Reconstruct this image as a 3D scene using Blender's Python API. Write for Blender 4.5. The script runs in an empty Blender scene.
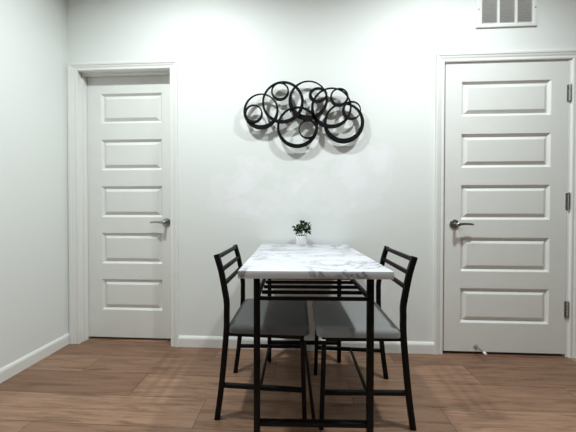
import bpy, bmesh, math, random
from mathutils import Vector, Matrix
random.seed(7)
PI = math.pi
S = bpy.context.scene
COL = S.collection
R = math.radians

# ------------------------------------------------------------------ materials
def new_mat(name, color=(0.8, 0.8, 0.8), rough=0.5, metal=0.0, spec=0.5):
    m = bpy.data.materials.new(name); m.use_nodes = True
    b = m.node_tree.nodes['Principled BSDF']
    b.inputs['Base Color'].default_value = (*color, 1)
    b.inputs['Roughness'].default_value = rough
    b.inputs['Metallic'].default_value = metal
    b.inputs['Specular IOR Level'].default_value = spec
    return m, m.node_tree, b

class NT:
    def __init__(s, nt): s.nt = nt
    def n(s, t, **kw):
        o = s.nt.nodes.new(t)
        for k, v in kw.items(): setattr(o, k, v)
        return o
    def l(s, a, b): s.nt.links.new(a, b)
    def math(s, op, a, b=None, c=None):
        o = s.n('ShaderNodeMath', operation=op)
        for i, v in enumerate((a, b, c)):
            if v is None: continue
            if isinstance(v, (int, float)): o.inputs[i].default_value = v
            else: s.l(v, o.inputs[i])
        return o.outputs[0]
    def coords(s, scale=(1, 1, 1), kind='Object'):
        t = s.n('ShaderNodeTexCoord'); m = s.n('ShaderNodeMapping')
        m.inputs['Scale'].default_value = scale
        s.l(t.outputs[kind], m.inputs['Vector'])
        return m.outputs['Vector']
    def noise(s, vec, scale, detail=3, rough=0.5, dist=0.0):
        o = s.n('ShaderNodeTexNoise')
        o.inputs['Scale'].default_value = scale; o.inputs['Detail'].default_value = detail
        o.inputs['Roughness'].default_value = rough; o.inputs['Distortion'].default_value = dist
        if vec is not None: s.l(vec, o.inputs['Vector'])
        return o.outputs['Fac']
    def ramp(s, fac, stops):
        o = s.n('ShaderNodeValToRGB'); e = o.color_ramp.elements
        while len(e) < len(stops): e.new(0.5)
        for i, (p, c) in enumerate(stops):
            e[i].position = p; e[i].color = (*c, 1) if len(c) == 3 else c
        s.l(fac, o.inputs['Fac'])
        return o.outputs['Color']
    def mix(s, fac, a, b, blend='MIX'):
        o = s.n('ShaderNodeMix', data_type='RGBA', blend_type=blend)
        for sock, v in ((o.inputs['Factor'], fac), (o.inputs['A'], a), (o.inputs['B'], b)):
            if isinstance(v, (int, float)): sock.default_value = v
            elif isinstance(v, tuple): sock.default_value = (*v, 1)
            else: s.l(v, sock)
        return o.outputs['Result']
    def bump(s, h, strength, dist, bsdf):
        o = s.n('ShaderNodeBump'); o.inputs['Strength'].default_value = strength
        o.inputs['Distance'].default_value = dist
        s.l(h, o.inputs['Height']); s.l(o.outputs['Normal'], bsdf.inputs['Normal'])

def paint_wall(name='wall_paint', patch=True):
    m, nt, b = new_mat(name, (0.80, 0.82, 0.80), 0.6, 0, 0.35); t = NT(nt)
    v = t.coords()
    # dried touch-up patches of slightly brighter paint
    n1 = t.noise(v, 1.9, 4, 0.6, 0.6)
    n2 = t.noise(v, 7.0, 3, 0.6, 0.3)
    p = t.math('ADD', t.math('MULTIPLY', n1, 0.7), t.math('MULTIPLY', n2, 0.3))
    sep = t.n('ShaderNodeSeparateXYZ'); t.l(v, sep.inputs[0])
    # the patched band lies between the doors, below the sculpture
    band = t.math('MULTIPLY', t.math('SMOOTH_MIN', 1.0, t.math('MAXIMUM', 0.0, t.math('SUBTRACT', 1.6, t.math('ABSOLUTE', t.math('MULTIPLY', t.math('SUBTRACT', sep.outputs['Z'], 1.22), 3.0)))), 0.1),
                  t.math('SMOOTH_MIN', 1.0, t.math('MAXIMUM', 0.0, t.math('SUBTRACT', 3.0, t.math('ABSOLUTE', t.math('MULTIPLY', sep.outputs['X'], 3.2)))), 0.1))
    p = t.math('MULTIPLY', p, band) if patch else t.math('MULTIPLY', p, 0.0)
    c = t.ramp(p, [(0.46, (0.79, 0.815, 0.795)), (0.49, (0.825, 0.84, 0.835)), (0.53, (0.81, 0.83, 0.82)), (0.58, (0.86, 0.87, 0.88))])
    t.l(c, b.inputs['Base Color'])
    t.bump(t.noise(v, 160, 3, 0.6), 0.12, 0.004, b)
    return m

def plank_floor():
    m, nt, b = new_mat('wood_plank', (0.3, 0.2, 0.14), 0.42, 0, 0.4); t = NT(nt)
    tc = t.n('ShaderNodeTexCoord'); sep = t.n('ShaderNodeSeparateXYZ')
    t.l(tc.outputs['Object'], sep.inputs['Vector'])
    X, Y = sep.outputs['X'], sep.outputs['Y']
    W, L = 0.195, 1.22
    rowf = t.math('DIVIDE', t.math('SUBTRACT', -0.145, Y), W)
    row = t.math('FLOOR', rowf); fr = t.math('FRACT', rowf)
    xs = t.math('DIVIDE', t.math('SUBTRACT', t.math('ADD', X, 1.36 + 12.2), t.math('MULTIPLY', row, 0.435)), L)
    pid = t.math('FLOOR', xs); fx = t.math('FRACT', xs)
    q = t.math('ADD', t.math('ADD', t.math('MULTIPLY', row, 7.4753), t.math('MULTIPLY', t.math('SUBTRACT', pid, 0.0), 7.3936)), 1.2137)
    rnd = t.math('FRACT', t.math('ADD', t.math('MULTIPLY', t.math('SINE', q), 23.0), 60.0))
    # grain, shifted plank by plank
    g = t.n('ShaderNodeCombineXYZ')
    t.l(t.math('ADD', t.math('MULTIPLY', X, 1.3), t.math('MULTIPLY', rnd, 37.0)), g.inputs[0])
    t.l(t.math('ADD', t.math('MULTIPLY', Y, 13.0), t.math('MULTIPLY', rnd, 91.0)), g.inputs[1])
    n1 = t.noise(g.outputs[0], 2.2, 7, 0.68, 0.6)
    g2 = t.n('ShaderNodeCombineXYZ')
    t.l(t.math('ADD', t.math('MULTIPLY', X, 2.5), t.math('MULTIPLY', rnd, 17.0)), g2.inputs[0])
    t.l(t.math('MULTIPLY', Y, 90.0), g2.inputs[1])
    n2 = t.noise(g2.outputs[0], 1.0, 4, 0.6)
    base = t.ramp(rnd, [(0.0, (0.178, 0.097, 0.060)), (0.3, (0.228, 0.132, 0.085)), (0.7, (0.306, 0.187, 0.123)), (1.0, (0.345, 0.219, 0.147))])
    dk = t.ramp(n1, [(0.32, (0.54, 0.49, 0.45)), (0.5, (0.99, 0.97, 0.95)), (0.72, (1.20, 1.19, 1.18))])
    c = t.mix(1.0, base, dk, 'MULTIPLY')
    fine = t.ramp(n2, [(0.3, (0.86, 0.85, 0.84)), (0.7, (1.1, 1.1, 1.1))])
    c = t.mix(1.0, c, fine, 'MULTIPLY')
    # seams
    ex = t.math('MULTIPLY', t.math('MINIMUM', fx, t.math('SUBTRACT', 1.0, fx)), L)
    ey = t.math('MULTIPLY', t.math('MINIMUM', fr, t.math('SUBTRACT', 1.0, fr)), W)
    e = t.math('MINIMUM', ex, ey)
    seam = t.math('LESS_THAN', e, 0.0016)
    c = t.mix(t.math('MULTIPLY', seam, 0.8), c, (0.07, 0.04, 0.025))
    t.l(c, b.inputs['Base Color'])
    h = t.math('SUBTRACT', t.math('MULTIPLY', n2, 0.3), seam)
    t.bump(h, 0.25, 0.001, b)
    return m

def marble():
    m, nt, b = new_mat('marble_laminate', (0.85, 0.85, 0.87), 0.28, 0, 0.5); t = NT(nt)
    v = t.coords((1, 1, 1))
    mp = t.n('ShaderNodeMapping'); mp.inputs['Rotation'].default_value = (0, 0, R(-32)); mp.inputs['Scale'].default_value = (1.6, 2.8, 1.5); mp.inputs['Location'].default_value = (0.43, 0.21, 0)
    t.l(v, mp.inputs['Vector'])
    a = t.noise(mp.outputs[0], 1.7, 6, 0.58, 1.3)
    va = t.math('ABSOLUTE', t.math('SUBTRACT', a, 0.5))
    vein = t.ramp(va, [(0.0, (1, 1, 1)), (0.010, (0.8, 0.8, 0.8)), (0.028, (0.16, 0.16, 0.16)), (0.09, (0, 0, 0))])
    k = t.noise(v, 3.1, 2, 0.5)
    mk = t.ramp(k, [(0.34, (0.28, 0.28, 0.28)), (0.50, (1, 1, 1))])
    f = t.math('MULTIPLY', t.math('MULTIPLY', vein, mk), 0.85)
    c = t.mix(f, (0.62, 0.63, 0.675), (0.15, 0.15, 0.17))
    t.l(c, b.inputs['Base Color'])
    return m

def fabric(name, k):
    m, nt, b = new_mat(name, (0.13, 0.13, 0.135), 0.85, 0, 0.25); t = NT(nt)
    v = t.coords()
    n = t.noise(v, 420, 2, 0.6)
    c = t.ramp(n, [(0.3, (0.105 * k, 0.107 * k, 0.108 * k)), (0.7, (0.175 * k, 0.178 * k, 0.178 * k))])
    t.l(c, b.inputs['Base Color'])
    b.inputs['Sheen Weight'].default_value = 0.35
    b.inputs['Sheen Roughness'].default_value = 0.4
    t.bump(n, 0.35, 0.001, b)
    return m

def speckle(name, color, rough, metal=0.0, amt=0.1, scale=60, spec=0.5, bump=0.0):
    m, nt, b = new_mat(name, color, rough, metal, spec); t = NT(nt)
    n = t.noise(t.coords(), scale, 3, 0.6)
    lo = tuple(x * (1 - amt) for x in color); hi = tuple(min(1, x * (1 + amt)) for x in color)
    t.l(t.ramp(n, [(0.3, lo), (0.7, hi)]), b.inputs['Base Color'])
    if bump: t.bump(n, bump, 0.001, b)
    return m

def leaf_mat():
    m, nt, b = new_mat('leaf_green', (0.03, 0.08, 0.02), 0.55, 0, 0.18); t = NT(nt)
    n = t.noise(t.coords(), 70, 2, 0.5)
    t.l(t.ramp(n, [(0.35, (0.008, 0.024, 0.007)), (0.65, (0.030, 0.075, 0.020))]), b.inputs['Base Color'])
    return m

WALL = paint_wall(); WALLP = paint_wall('plain_wall_paint', False); FLOOR = plank_floor(); MARB = marble(); FAB = fabric('grey_fabric_light_nap', 2.0); FABD = fabric('grey_fabric_dark_nap', 0.75)  # one seat fabric in two tones; sheen of the reversed nap put into colour
CEIL = speckle('ceiling_paint', (0.82, 0.83, 0.82), 0.8, amt=0.02)
TRIM = speckle('trim_paint', (0.80, 0.81, 0.785), 0.36, amt=0.012, scale=12)
DOOR = speckle('door_paint', (0.77, 0.78, 0.755), 0.38, amt=0.015, scale=9)
BLK = speckle('black_metal', (0.004, 0.004, 0.0045), 0.45, 0, 0.15, 40, 0.18)
ARTM = speckle('black_art_metal', (0.003, 0.003, 0.003), 0.55, 0, 0.15, 40, 0.12)
NICK = speckle('brushed_nickel', (0.40, 0.40, 0.39), 0.3, 1.0, 0.1, 80)
RUB = speckle('white_rubber', (0.85, 0.85, 0.83), 0.5, amt=0.02)
VENTW = speckle('white_enamel', (0.84, 0.85, 0.84), 0.4, amt=0.01)
VENTD = speckle('duct_shade_dark', (0.07, 0.075, 0.07), 0.7, amt=0.1)  # stands in for the unlit depth of the duct: shade put into colour
POTM = speckle('white_ceramic', (0.82, 0.82, 0.81), 0.4, amt=0.06, scale=110, bump=0.4)
SOIL = speckle('soil', (0.025, 0.018, 0.012), 0.95, amt=0.4, scale=200, bump=0.5)
LEAF = leaf_mat()
STEM = speckle('green_stem', (0.06, 0.075, 0.03), 0.6, amt=0.2)
GAP = speckle('unlit_room_black', (0.05, 0.05, 0.05), 0.9, amt=0.02)  # black in place of the darkness behind the closed doors

# ------------------------------------------------------------------ helpers
def link(name, bm, mat, parent=None, smooth=False, angle=35):
    me = bpy.data.meshes.new(name)
    bmesh.ops.recalc_face_normals(bm, faces=bm.faces)
    if smooth:
        for f in bm.faces: f.smooth = True
        for e in bm.edges:
            if len(e.link_faces) == 2 and e.calc_face_angle(0) > R(angle): e.smooth = False
    bm.to_mesh(me); bm.free()
    me.materials.append(mat)
    o = bpy.data.objects.new(name, me); COL.objects.link(o)
    if parent is not None: o.parent = parent
    return o

def box(bm, x0, x1, y0, y1, z0, z1, bev=0.0, seg=2):
    r = bmesh.ops.create_cube(bm, size=1)
    vs = r['verts']
    for v in vs:
        v.co = Vector(((x0 + x1) / 2 + v.co.x * (x1 - x0), (y0 + y1) / 2 + v.co.y * (y1 - y0), (z0 + z1) / 2 + v.co.z * (z1 - z0)))
    if bev:
        es = list({e for v in vs for e in v.link_edges})
        bmesh.ops.bevel(bm, geom=es, offset=bev, segments=seg, profile=0.5, affect='EDGES')

def loft(bm, rings, closed_ring=True, cap=True, closed_path=False):
    vs = [[bm.verts.new(p) for p in r] for r in rings]
    n = len(rings[0])
    m = len(rings)
    for i in range(m if closed_path else m - 1):
        a, b = vs[i], vs[(i + 1) % m]
        for j in range(n if closed_ring else n - 1):
            k = (j + 1) % n
            bm.faces.new((a[j], a[k], b[k], b[j]))
    if cap and not closed_path:
        bm.faces.new(vs[0]); bm.faces.new(vs[-1])
    return vs

def rsq(h, w, c, n=3):
    """rounded rectangle profile, half sizes h,w, corner radius c"""
    pts = []
    for (sx, sy, a0) in ((1, 1, 0), (-1, 1, 90), (-1, -1, 180), (1, -1, 270)):
        for i in range(n):
            a = R(a0 + 90 * i / (n - 1))
            pts.append((sx * (h - c) + c * math.cos(a), sy * (w - c) + c * math.sin(a)))
    return pts

def tube(bm, pts, half=0.011, half2=None, c=0.002, side=Vector((0, 1, 0)), rnd=False):
    """square tube swept along a polyline; 'side' stays across the path"""
    pts = [Vector(p) for p in pts]
    half2 = half2 or half
    prof = [(half * math.cos(2 * PI * i / 14), half * math.sin(2 * PI * i / 14)) for i in range(14)] if rnd else rsq(half, half2, c)
    rings = []
    for i, p in enumerate(pts):
        d0 = (pts[i] - pts[i - 1]).normalized() if i else None
        d1 = (pts[i + 1] - pts[i]).normalized() if i < len(pts) - 1 else None
        t = ((d0 or d1) + (d1 or d0)).normalized()
        k = 1.0
        if d0 and d1: k = 1 / max(0.3, math.cos(d0.angle(d1, 0) / 2))
        s = (side - t * side.dot(t)).normalized()
        u = t.cross(s).normalized()
        rings.append([p + u * a * k + s * b for a, b in prof])
    loft(bm, rings)

def lathe(bm, prof, n=32, M=Matrix()):
    rings = [[M @ Vector((r * math.cos(2 * PI * i / n), r * math.sin(2 * PI * i / n), z)) for i in range(n)] for r, z in prof]
    loft(bm, rings)

def empty(name, loc, rz=0.0):
    o = bpy.data.objects.new(name, None); COL.objects.link(o)
    o.location = loc; o.rotation_euler = (0, 0, rz); o.empty_display_size = 0.1
    return o

def tag(o, label, cat, group=None):
    o['label'] = label; o['category'] = cat
    if group: o['group'] = group
    return o

def struct(o):
    o['kind'] = 'structure'; return o

# ------------------------------------------------------------------ room shell
XL, XR, YB, ZC = -1.7517, 4.60, -8.0, 2.90
D1 = (-1.664, -0.945, 2.072)          # left opening: x0, x1, head
D2 = (1.031, 1.860, 2.050)            # right opening
WT = 0.135
bm = bmesh.new()
box(bm, XL - 0.12, XR + 0.12, YB, 0.6, -0.10, 0.0)
struct(link('floor', bm, FLOOR))
bm = bmesh.new()
box(bm, XL - 0.12, XR + 0.12, YB, 0.6, ZC, ZC + 0.1)
struct(link('ceiling', bm, CEIL))
bm = bmesh.new()
JT = 0.016
def opening(d): return d[0] - JT, d[1] + JT, d[2] + JT
a0, a1, ah = opening(D1); b0, b1, bh = opening(D2)
box(bm, XL, a0, 0, WT, 0, ZC); box(bm, a0, a1, 0, WT, ah, ZC); box(bm, a1, b0, 0, WT, 0, ZC)
box(bm, b0, b1, 0, WT, bh, ZC); box(bm, b1, XR, 0, WT, 0, ZC)
bmesh.ops.remove_doubles(bm, verts=bm.verts, dist=1e-5)
struct(link('wall_back', bm, WALL))
bm = bmesh.new(); box(bm, XL - 0.12, XL, YB, 0.6, 0, ZC); struct(link('wall_left', bm, WALLP))
bm = bmesh.new(); box(bm, XR, XR + 0.12, YB, 0.6, 0, ZC); struct(link('wall_right', bm, WALLP))
bm = bmesh.new(); box(bm, XL - 0.12, XR + 0.12, YB - 0.12, YB, 0, ZC); struct(link('wall_front', bm, WALLP))
bm = bmesh.new(); box(bm, XL - 0.12, XR + 0.12, 0.6, 0.7, 0, ZC); struct(link('wall_beyond_doors', bm, GAP))  # closes the space behind; coloured black so the door gaps look unlit

# casings (profile swept round the opening, mitred) -------------------------------
def casing(name, x0, x1, head, wl=0.06, wr=0.06, wh=0.058):
    prof = [(0, 0), (0, .008), (.08, .0105), (.20, .0105), (.27, .0085), (.36, .0085), (.50, .012), (.66, .0135), (.72, .0165), (.92, .0175), (.985, .0155), (1, .012), (1, 0)]
    bm = bmesh.new(); rings = []
    for k in range(4):
        r = []
        for a, d in prof:
            if k == 0: p = (x0 - a * wl, -d, 0)
            elif k == 1: p = (x0 - a * wl, -d, head + a * wh)
            elif k == 2: p = (x1 + a * wr, -d, head + a * wh)
            else: p = (x1 + a * wr, -d, 0)
            r.append(p)
        rings.append(r)
    loft(bm, rings)
    return struct(link(name, bm, TRIM))
casing('trim_1', D1[0] + 0.003, D1[1] - 0.003, D1[2] - 0.003, 0.075, 0.060, 0.054)
casing('trim_2', D2[0] - 0.005, D2[1] + 0.016, D2[2] + 0.007, 0.059, 0.062, 0.060)

def jamb(name, d, stop_y0, stop_y1, stop_h):
    bm = bmesh.new(); x0, x1, h = d; T = JT
    box(bm, x0 - T, x0, 0, WT, 0, h + T); box(bm, x1, x1 + T, 0, WT, 0, h + T); box(bm, x0, x1, 0, WT, h, h + T)
    s = 0.011
    box(bm, x0, x0 + s, stop_y0, stop_y1, 0, h); box(bm, x1 - s, x1, stop_y0, stop_y1, 0, h); box(bm, x0 + s, x1 - s, stop_y0, stop_y1, h - stop_h, h)
    return struct(link(name, bm, TRIM))
jamb('trim_3', D1, 0.034, 0.070, 0.012)
jamb('trim_4', D2, 0.045, 0.080, 0.014)

# baseboards ---------------------------------------------------------------------
def baseboard(name, p0, p1, nrm):
    prof = [(0, 0), (.012, 0), (.0125, .060), (.0105, .068), (.0065, .075), (.004, .079), (0, .080)]
    p0, p1, nrm = Vector(p0), Vector(p1), Vector(nrm)
    bm = bmesh.new()
    loft(bm, [[p + nrm * d + Vector((0, 0, z)) for d, z in prof] for p in (p0, p1)])
    return struct(link(name, bm, TRIM))
baseboard('baseboard_back', (D1[1] - 0.003 + 0.060, 0, 0), (D2[0] - 0.005 - 0.059, 0, 0), (0, -1, 0))
baseboard('baseboard_left', (XL, 0, 0), (XL, YB, 0), (1, 0, 0))
baseboard('baseboard_right', (XR, 0, 0), (XR, YB, 0), (-1, 0, 0))

# ------------------------------------------------------------------ doors
def panel_door(name, x0, x1, z0, z1, y, px0, px1, zs, thick=0.035):
    bm = bmesh.new()
    def quad(a, b, c, d): bm.faces.new([bm.verts.new(p) for p in (a, b, c, d)])
    def rect(xa, xb, za, zb, yy): return [(xa, yy, za), (xb, yy, za), (xb, yy, zb), (xa, yy, zb)]
    quad(*rect(x0, px0, z0, z1, y)); quad(*rect(px1, x1, z0, z1, y))
    zz = [z0] + [v for t, b in sorted(zs, key=lambda q: q[1]) for v in (b, t)] + [z1]
    for i in range(0, len(zz), 2): quad(*rect(px0, px1, zz[i], zz[i + 1], y))
    for t, b in zs:
        loops = [(0, 0), (.003, .002), (.015, .0135), (.018, .0148), (.021, .0140), (.041, .0022), (.045, .0014)]
        prev = None
        for ins, dep in loops:
            cur = rect(px0 + ins, px1 - ins, b + ins, t - ins, y + dep)
            if prev:
                for k in range(4): quad(prev[k], prev[(k + 1) % 4], cur[(k + 1) % 4], cur[k])
            prev = cur
        quad(*prev)
    yb = y + thick
    quad(*rect(x0, x1, z0, z1, yb))
    quad((x0, y, z0), (x0, yb, z0), (x0, yb, z1), (x0, y, z1)); quad((x1, y, z0), (x1, yb, z0), (x1, yb, z1), (x1, y, z1))
    quad((x0, y, z0), (x1, y, z0), (x1, yb, z0), (x0, yb, z0)); quad((x0, y, z1), (x1, y, z1), (x1, yb, z1), (x0, yb, z1))
    bmesh.ops.remove_doubles(bm, verts=bm.verts, dist=1e-5)
    return struct(link(name, bm, DOOR))

def handle(door, x, y, z, sgn, length):
    M = Matrix.Translation((x, y, z)) @ Matrix.Rotation(PI / 2, 4, 'X')   # local +z -> -y
    bm = bmesh.new()
    lathe(bm, [(0.0005, 0), (.033, 0), (.0335, .003), (.032, .007), (.026, .010), (.0005, .0105)], 36, M)
    h = link('door_handle', bm, NICK, door, True)
    bm = bmesh.new()
    lathe(bm, [(.011, .010), (.0105, .030), (.012, .040), (.014, .046), (.0135, .060), (.010, .0635), (.0005, .064)], 24, M)
    # lever grip: flattened bar with a gentle wave
    rings = []
    for i in range(13):
        u = i / 12
        cx = x + sgn * (0.004 + u * length); cy = y - 0.052 + 0.010 * u * u
        cz = z + 0.004 * math.sin(u * PI) - 0.002 * u
        hz = 0.0115 - 0.0045 * u ** 0.6; hy = 0.0085 - 0.003 * u
        if i == 12: hz *= 0.7; hy *= 0.7
        rings.append([(cx, cy + hy * math.cos(2 * PI * k / 14), cz + hz * math.sin(2 * PI * k / 14)) for k in range(14)])
    loft(bm, rings)
    lv = link('lever', bm, NICK, h, True)
    return h

DY = 0.074
d1 = panel_door('door_1', D1[0] + 0.003, D1[1] - 0.003, 0.018, D1[2] - 0.006, DY, -1.543, -1.052,
                [(1.930, 1.698), (1.572, 1.332), (1.208, 0.965), (0.842, 0.600), (0.478, 0.235)])
handle(d1, -1.018, DY, 0.927, -1, 0.104)
d2 = panel_door('door_2', D2[0] + 0.005, D2[1] - 0.005, 0.020, D2[2] - 0.006, 0.0, 1.147, 1.746,
                [(1.921, 1.679), (1.555, 1.319), (1.197, 0.953), (0.828, 0.588), (0.470, 0.224)])
handle(d2, 1.102, 0.0, 0.922, 1, 0.104)
for hz in (1.826, 1.084, 0.334):
    bm = bmesh.new()
    hx = 1.8605
    for k in range(5):
        zc = hz - 0.055 + 0.011 + k * 0.022
        lathe(bm, [(.0005, zc - .0105), (.0066, zc - .0105), (.0074, zc - .0095), (.0074, zc + .0095), (.0066, zc + .0105), (.0005, zc + .0105)], 16,
              Matrix.Translation((hx, -0.008, 0)))
    lathe(bm, [(.0005, hz - .059), (.005, hz - .0575), (.0055, hz - .055), (.0055, hz + .055), (.005, hz + .0575), (.0005, hz + .059)], 12, Matrix.Translation((hx, -0.008, 0)))
    box(bm, hx - 0.0155, hx - 0.001, -0.0045, 0.0005, hz - .055, hz + .055)
    box(bm, hx + 0.001, hx + 0.0145, -0.0045, 0.0005, hz - .055, hz + .055)
    link('hinge', bm, NICK, d2, True)
# rigid stop screwed to the foot of the right-hand door
bm = bmesh.new()
Ms = Matrix.Translation((1.256, 0, 0.058)) @ Matrix.Rotation(PI / 2, 4, 'X')
lathe(bm, [(.0005, 0), (.014, 0), (.014, .003), (.010, .007), (.0055, .011), (.005, .030), (.0045, .070), (.0045, .086), (.0005, .086)], 20, Ms)
st = link('door_stop', bm, NICK, d2, True)
bm = bmesh.new()
lathe(bm, [(.0005, .084), (.0075, .084), (.0085, .088), (.0085, .100), (.007, .103), (.0005, .104)], 20, Ms)
link('rubber_tip', bm, RUB, st, True)['label'] = 'white rubber tip of the door stop'

# ------------------------------------------------------------------ return-air vent above the right door
v = empty('wall_vent', (1.438, 0, 2.288))
tag(v, 'white louvred air vent high on the wall above the right door', 'vent')
VW, VH = 0.203, 0.248
bm = bmesh.new()
xs = [-0.166, 0.169]
def fr(x0, x1, z0, z1): box(bm, x0, x1, -0.011, 0, z0, z1, 0.002, 2)
fr(-VW, -0.164, 0, VH); fr(0.170, VW, 0, VH); fr(-0.166, 0.172, 0, 0.024); fr(-0.166, 0.172, VH - 0.024, VH)
link('vent_frame', bm, VENTW, v, True)
for x in (-0.0545, 0.063):
    bm = bmesh.new(); box(bm, x - 0.008, x + 0.008, -0.0115, -0.001, 0.022, VH - 0.022, 0.0015, 2)
    link('divider', bm, VENTW, v, True)
for (x0, x1) in ((-0.165, -0.0625), (-0.0465, 0.055), (0.071, 0.171)):
    bm = bmesh.new(); n = 17; z0, z1 = 0.024, VH - 0.024
    for i in range(n):
        zc = z0 + (i + 0.5) * (z1 - z0) / n
        # blades tilt up towards the room
        loft(bm, [[(x, -0.002, zc - 0.0024), (x, -0.0085, zc + 0.0026), (x, -0.0085, zc + 0.0016), (x, -0.002, zc - 0.0034)] for x in (x0, x1)])
    link('louvre_panel', bm, VENTW, v)
bm = bmesh.new(); box(bm, -0.168, 0.174, -0.0012, -0.0002, 0.022, VH - 0.022)
link('duct_shade_plate', bm, VENTD, v)  # dark plate on the wall, painted as the shade inside the vent
for x in (-0.187, 0.188):
    bm = bmesh.new()
    lathe(bm, [(.0005, .0105), (.005, .0105), (.0045, .0125), (.0005, .0135)], 14, Matrix.Translation((x, 0, 0.124)) @ Matrix.Rotation(PI / 2, 4, 'X'))
    link('screw', bm, NICK, v, True)

# ------------------------------------------------------------------ wall art of linked rings
art = empty('wall_art', (0.03, 0, 1.70))
tag(art, 'black metal wall sculpture of overlapping circles above the table', 'wall art')
RINGS = [  # x, z, outer radius, thick side (deg), thickest, thinnest, layer, z squash
    (-.264, 1.723, .126, -92, .025, .004, 1, 1), (-.317, 1.704, .066, -105, .017, .006, 2, 1),
    (-.107, 1.782, .148, -62, .021, .009, 2, 1), (-.128, 1.864, .064, -85, .015, .005, 0, 1),
    (.071, 1.796, .139, -105, .029, .003, 0, 1), (-.004, 1.607, .146, -80, .023, .010, 1, 1),
    (.071, 1.590, .067, 0, .012, .006, 2, 1), (.140, 1.829, .065, -150, .020, .011, 2, .80),
    (.233, 1.738, .142, -112, .023, .004, 1, 1), (.288, 1.809, .064, -100, .017, .005, 2, 1),
    (.322, 1.632, .141, -88, .029, .008, 0, 1), (.373, 1.716, .065, 205, .016, .003, 2, 1)]
for x, z, ro, ang, tmx, tmn, lay, sq in RINGS:
    tmx *= 1.12; tmn *= 1.1
    bm = bmesh.new(); n = 64
    ri = ro - (tmx + tmn) / 2; e = (tmx - tmn) / 2
    ox, oz = -e * math.cos(R(ang)), -e * math.sin(R(ang))
    yf = -0.044 - lay * 0.006; yk = yf + 0.016
    rings = []
    for i in range(n):
        a = 2 * PI * i / n; ca, sa = math.cos(a), math.sin(a)
        o_ = (x - 0.03 + ro * ca, z - 1.70 + ro * sa * sq); i_ = (x - 0.03 + ox + ri * ca, z - 1.70 + (oz + ri * sa) * sq)
        rings.append([(o_[0], yf, o_[1]), (i_[0], yf, i_[1]), (i_[0], yk, i_[1]), (o_[0], yk, o_[1])])
    loft(bm, rings, closed_path=True)
    link('ring', bm, ARTM, art)
for x, z in ((-.20, 1.650), (.205, 1.675), (.04, 1.668), (-.055, 1.735)):   # short pegs that carry the rings off the wall
    bm = bmesh.new()
    lathe(bm, [(.0005, 0), (.005, 0), (.005, .040), (.0005, .040)], 12, Matrix.Translation((x - 0.03, 0, z - 1.70)) @ Matrix.Rotation(PI / 2, 4, 'X'))
    link('wall_peg', bm, ARTM, art, True)

# ------------------------------------------------------------------ table
TX, TY, TR = 0.0394, -0.0355, R(1.79)
tb = empty('dining_table', (TX, TY, 0), TR)
tag(tb, 'small white marble-look dining table with black metal legs against the wall', 'table')
TW, TL, TZ = 0.296, 0.8795, 0.780
bm = bmesh.new(); box(bm, -TW, TW, -TL, 0, TZ - 0.030, TZ, 0.0022, 2)
link('tabletop', bm, MARB, tb, True)
LX, Y0, Y1 = 0.233, -0.795, -0.122
lh = 0.0125
for x in (-LX, LX):
    for y in (Y0, Y1):
        bm = bmesh.new(); box(bm, x - lh, x + lh, y - lh, y + lh, 0.006, TZ - 0.030, 0.002, 2)
        lg = link('leg', bm, BLK, tb, True)
        bm = bmesh.new(); lathe(bm, [(.0005, 0), (.010, 0), (.011, .002), (.011, .007), (.0005, .007)], 16, Matrix.Translation((x, y, 0)))
        link('foot_pad', bm, BLK, lg, True)
def bar(name, parent, p0, p1, h=0.009, h2=None, side=Vector((0, 0, 1)), mat=BLK):
    bm = bmesh.new(); tube(bm, [p0, p1], h, h2, 0.0015, side)
    return link(name, bm, mat, parent, True)
# top rails directly under the top
bar('apron_rail', tb, (-LX, Y1, TZ - .040), (LX, Y1, TZ - .040), .009)
for x in (-LX, LX): bar('apron_rail', tb, (x, Y0 + lh, TZ - .040), (x, Y1 - lh, TZ - .040), .009)
# under-shelf
ZS = 0.648
nb = 9
for i in range(nb):
    y = Y0 + (Y1 - Y0) * i / (nb - 1)
    bar('shelf_bar', tb, (-LX + lh, y, ZS), (LX - lh, y, ZS), .0070)
for x in (-LX, LX): bar('shelf_rail', tb, (x, Y0 + lh, ZS), (x, Y1 - lh, ZS), .0085)
ZB = 0.130
bar('stretcher', tb, (-LX + lh, Y0, ZB), (LX - lh, Y0, ZB), .010)
bar('stretcher', tb, (-LX + lh, Y1, ZB), (LX - lh, Y1, ZB), .010)
bar('stretcher', tb, (0.004, Y0 + .010, ZB), (0.004, Y1 - .010, ZB), .0075)

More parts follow.
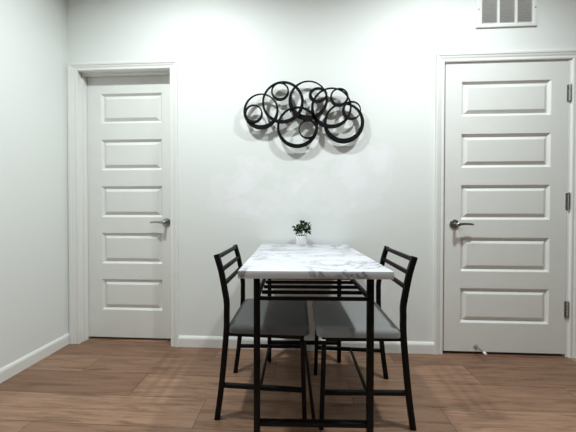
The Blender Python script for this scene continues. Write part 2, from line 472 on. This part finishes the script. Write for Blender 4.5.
# ------------------------------------------------------------------ chairs
def catmull(pts, n=5):
    P = [Vector(p) for p in pts]; P = [2 * P[0] - P[1]] + P + [2 * P[-1] - P[-2]]
    out = []
    for i in range(1, len(P) - 2):
        for k in range(n):
            t = k / n
            out.append(0.5 * ((2 * P[i]) + (P[i + 1] - P[i - 1]) * t + (2 * P[i - 1] - 5 * P[i] + 4 * P[i + 1] - P[i + 2]) * t * t + (3 * P[i] - P[i - 1] - 3 * P[i + 1] + P[i + 2]) * t ** 3))
    out.append(P[-2]); return out
def post_x(z):
    T = [(0, 0), (.168, .022), (.40, .044), (.50, .0475), (.565, .046), (.62, .038), (.70, .024), (.80, -.002)]
    for (z0, x0), (z1, x1) in zip(T, T[1:]):
        if z <= z1: return x0 + (x1 - x0) * (z - z0) / (z1 - z0)
    return T[-1][1]
YP, YF = 0.186, 0.203
def make_chair(label, cloth):
    c = empty('dining_chair', (0, 0, 0))
    tag(c, label, 'chair', 'chairs at the marble table')
    for s in (-1, 1):
        pts = catmull([(0, s * YP, 0), (.022, s * YP, .168), (.045, s * YP, .42), (.0475, s * YP, .52), (.0475, s * YP, .57), (.039, s * YP, .625), (.021, s * YP, .72), (-.002, s * YP, .80)], 4)
        bm = bmesh.new(); tube(bm, pts, .0125, .0105, .002)
        link('leg', bm, BLK, c, True)
    for s in (-1, 1):
        bm = bmesh.new(); tube(bm, [(.424, s * YF, 0), (.412, s * (YF - .002), .40)], .0105, .0105, .002)
        link('leg', bm, BLK, c, True)
    for z, h in ((.786, .010), (.722, .0095), (.655, .0095)):
        bm = bmesh.new(); x = post_x(z); tube(bm, [(x, -YP + .010, z), (x, YP - .010, z)], .008, h, .002, Vector((0, 0, 1)))
        link('back_rail', bm, BLK, c, True)
    zf = .419
    bm = bmesh.new()
    tube(bm, [(.054, -YP, zf), (.404, -YF, zf)], .009, .009, .0015, Vector((0, 0, 1)))
    tube(bm, [(.054, YP, zf), (.404, YF, zf)], .009, .009, .0015, Vector((0, 0, 1)))
    tube(bm, [(.046, -YP + .010, zf), (.046, YP - .010, zf)], .009, .009, .0015, Vector((0, 0, 1)))
    tube(bm, [(.412, -YF + .010, zf), (.412, YF - .010, zf)], .009, .009, .0015, Vector((0, 0, 1)))
    link('seat_frame', bm, BLK, c, True)
    # cushion
    bm = bmesh.new()
    r = bmesh.ops.create_cube(bm, size=1)
    for q in r['verts']:
        x = .056 if q.co.x < 0 else .446
        w = .204 if q.co.x < 0 else .214
        q.co = Vector((x, w * (1 if q.co.y > 0 else -1),   .428 if q.co.z < 0 else .465))
    ve = [e for e in bm.edges if abs(e.verts[0].co.z - e.verts[1].co.z) > .02]
    bmesh.ops.bevel(bm, geom=ve, offset=.028, segments=6, profile=0.5, affect='EDGES')
    te = [e for e in bm.edges if min(q.co.z for q in e.verts) > .45 and len(e.link_faces) == 2 and any(abs(f.normal.z) < .5 for f in e.link_faces)]
    bmesh.ops.bevel(bm, geom=te, offset=.020, segments=6, profile=0.5, affect='EDGES')
    link('seat', bm, cloth, c, True, 60)
    zs = .167
    for s in (-1, 1):
        bm = bmesh.new(); tube(bm, [(.030, s * YP, zs), (.412, s * (YF - .001), zs)], .009, .009, .0015, Vector((0, 0, 1)))
        link('side_stretcher', bm, BLK, c, True)
    bm = bmesh.new(); tube(bm, [(.212, -.186, zs), (.212, .186, zs)], .0065, .0065, .0015, Vector((0, 0, 1)))
    link('cross_stretcher', bm, BLK, c, True)
    return c
chair = make_chair('black metal dining chair with grey seat, nap turned dark, on the left side of the table', FABD)
chair.location = (-.390, -.481, 0)
right = chair.copy(); COL.objects.link(right)
for ch in list(chair.children):
    k = ch.copy(); COL.objects.link(k); k.parent = right
    if ch.name.startswith('seat') and not ch.name.startswith('seat_frame'):
        k.data = ch.data.copy(); k.data.materials[0] = FAB  # lighter copy of the seat fabric, for the reversed nap's sheen
right['label'] = 'black metal dining chair with grey seat on the right side of the table'
right.location = (.534, -.492, 0); right.rotation_euler = (0, 0, PI)

# ------------------------------------------------------------------ plant
pl = empty('potted_plant', (0.0245, -0.092, TZ))
tag(pl, 'small bushy green plant in a white pot at the back of the marble table', 'plant')
bm = bmesh.new()
lathe(bm, [(.0005, 0), (.032, 0), (.0345, .002), (.036, .012), (.038, .050), (.0385, .060), (.0375, .062), (.035, .061), (.0345, .052), (.0005, .050)], 40)
link('pot', bm, POTM, pl, True)
bm = bmesh.new()
lathe(bm, [(.0005, .0565), (.020, .0560), (.0342, .0535), (.0338, .050), (.0005, .0505)], 28)
link('soil', bm, SOIL, pl, True)
def leaf(bm, p, d, L, W):
    d = d.normalized(); up = Vector((0, 0, 1)); s = d.cross(up)
    if s.length < .1: s = Vector((1, 0, 0))
    s.normalize(); s = (Matrix.Rotation(random.uniform(-.9, .9), 3, d) @ s); nrm = s.cross(d).normalized()
    prof = [(0, .12), (.25, .8), (.5, 1), (.75, .78), (.93, .35), (1, .06)]
    L_, M_, R_ = [], [], []
    for t, w in prof:
        c = p + d * (L * t) - nrm * (L * .22 * t * t)
        L_.append(bm.verts.new(c - s * W * w * .5 + nrm * W * w * .12)); M_.append(bm.verts.new(c)); R_.append(bm.verts.new(c + s * W * w * .5 + nrm * W * w * .12))
    for a in range(len(prof) - 1):
        bm.faces.new((L_[a], M_[a], M_[a + 1], L_[a + 1])); bm.faces.new((M_[a], R_[a], R_[a + 1], M_[a + 1]))
fol = bmesh.new(); stems = []
tufts = [(Vector((-.030, .004, .112)), .034), (Vector((.034, -.002, .126)), .038), (Vector((.010, .012, .142)), .030), (Vector((.002, -.018, .108)), .026), (Vector((.044, -.006, .092)), .026), (Vector((-.022, -.008, .090)), .022)]
for c, rad in tufts:
    base = Vector((c.x * .35, c.y * .4, .055))
    stems.append((base, base.lerp(c, .5) + Vector((c.x * .12, 0, 0)), c))
    for i in range(44):
        a = random.uniform(0, 2 * PI); z = random.uniform(-.55, 1); q = math.sqrt(max(0, 1 - z * z))
        d = Vector((q * math.cos(a), q * math.sin(a), z))
        leaf(fol, c + d * rad * random.uniform(.15, .62), d + Vector((0, 0, random.uniform(-.2, .5))), random.uniform(.016, .024), random.uniform(.010, .015))
link('foliage', fol, LEAF, pl, True, 80)
for a, b, c in stems:
    bm = bmesh.new(); tube(bm, [a, b, c], .0016, rnd=True, side=Vector((0, 1, 0)))
    link('stem', bm, STEM, pl, True)

# ------------------------------------------------------------------ light: recessed ceiling lamps
def can(x, y, e, col=(0.925, 0.995, 1.0)):
    L = bpy.data.lights.new('ceiling_downlight', 'AREA'); L.shape = 'DISK'; L.size = 0.13
    L.energy = e; L.color = col; L.spread = R(157)
    o = bpy.data.objects.new('ceiling_downlight', L); COL.objects.link(o); o.location = (x, y, ZC - 0.012)
for x, y, e in ((-.74, -0.91, 30), (1.02, -0.91, 34), (-.74, -3.0, 8), (1.02, -3.0, 8)): can(x, y, e)
w = bpy.data.worlds.new('World'); S.world = w; w.use_nodes = True
w.node_tree.nodes['Background'].inputs['Color'].default_value = (0.05, 0.05, 0.05, 1)

# ------------------------------------------------------------------ camera
cd = bpy.data.cameras.new('camera'); cam = bpy.data.objects.new('camera', cd); COL.objects.link(cam)
yaw, pit, rol, H, D = R(2.9853), R(0.6439), R(0.044), 1.0028, 1.9107
cy, sy, cp, sp = math.cos(yaw), math.sin(yaw), math.cos(pit), math.sin(pit)
fw = Vector((-sy * cp, cy * cp, -sp)); rt = Vector((cy, sy, 0)); up = rt.cross(fw)
r2 = rt * math.cos(rol) + up * math.sin(rol); u2 = -rt * math.sin(rol) + up * math.cos(rol)
M = Matrix((r2, u2, -fw)).transposed().to_4x4(); M.translation = (0, -D, H)
cam.matrix_world = M
cd.sensor_fit = 'HORIZONTAL'; cd.sensor_width = 36; cd.lens = 262.0 / 576 * 36
cd.shift_x = 3.7777 / 576; cd.shift_y = -0.5832 / 576
cd.clip_start = 0.02
S.camera = cam

S.view_settings.view_transform = 'Standard'; S.view_settings.look = 'None'
S.view_settings.gamma = 1; S.view_settings.use_curve_mapping = False
S.view_settings.exposure = 0.03
S.cycles.max_bounces = 10; S.cycles.diffuse_bounces = 6
try:
    S.cycles.use_denoising = True
except Exception: pass
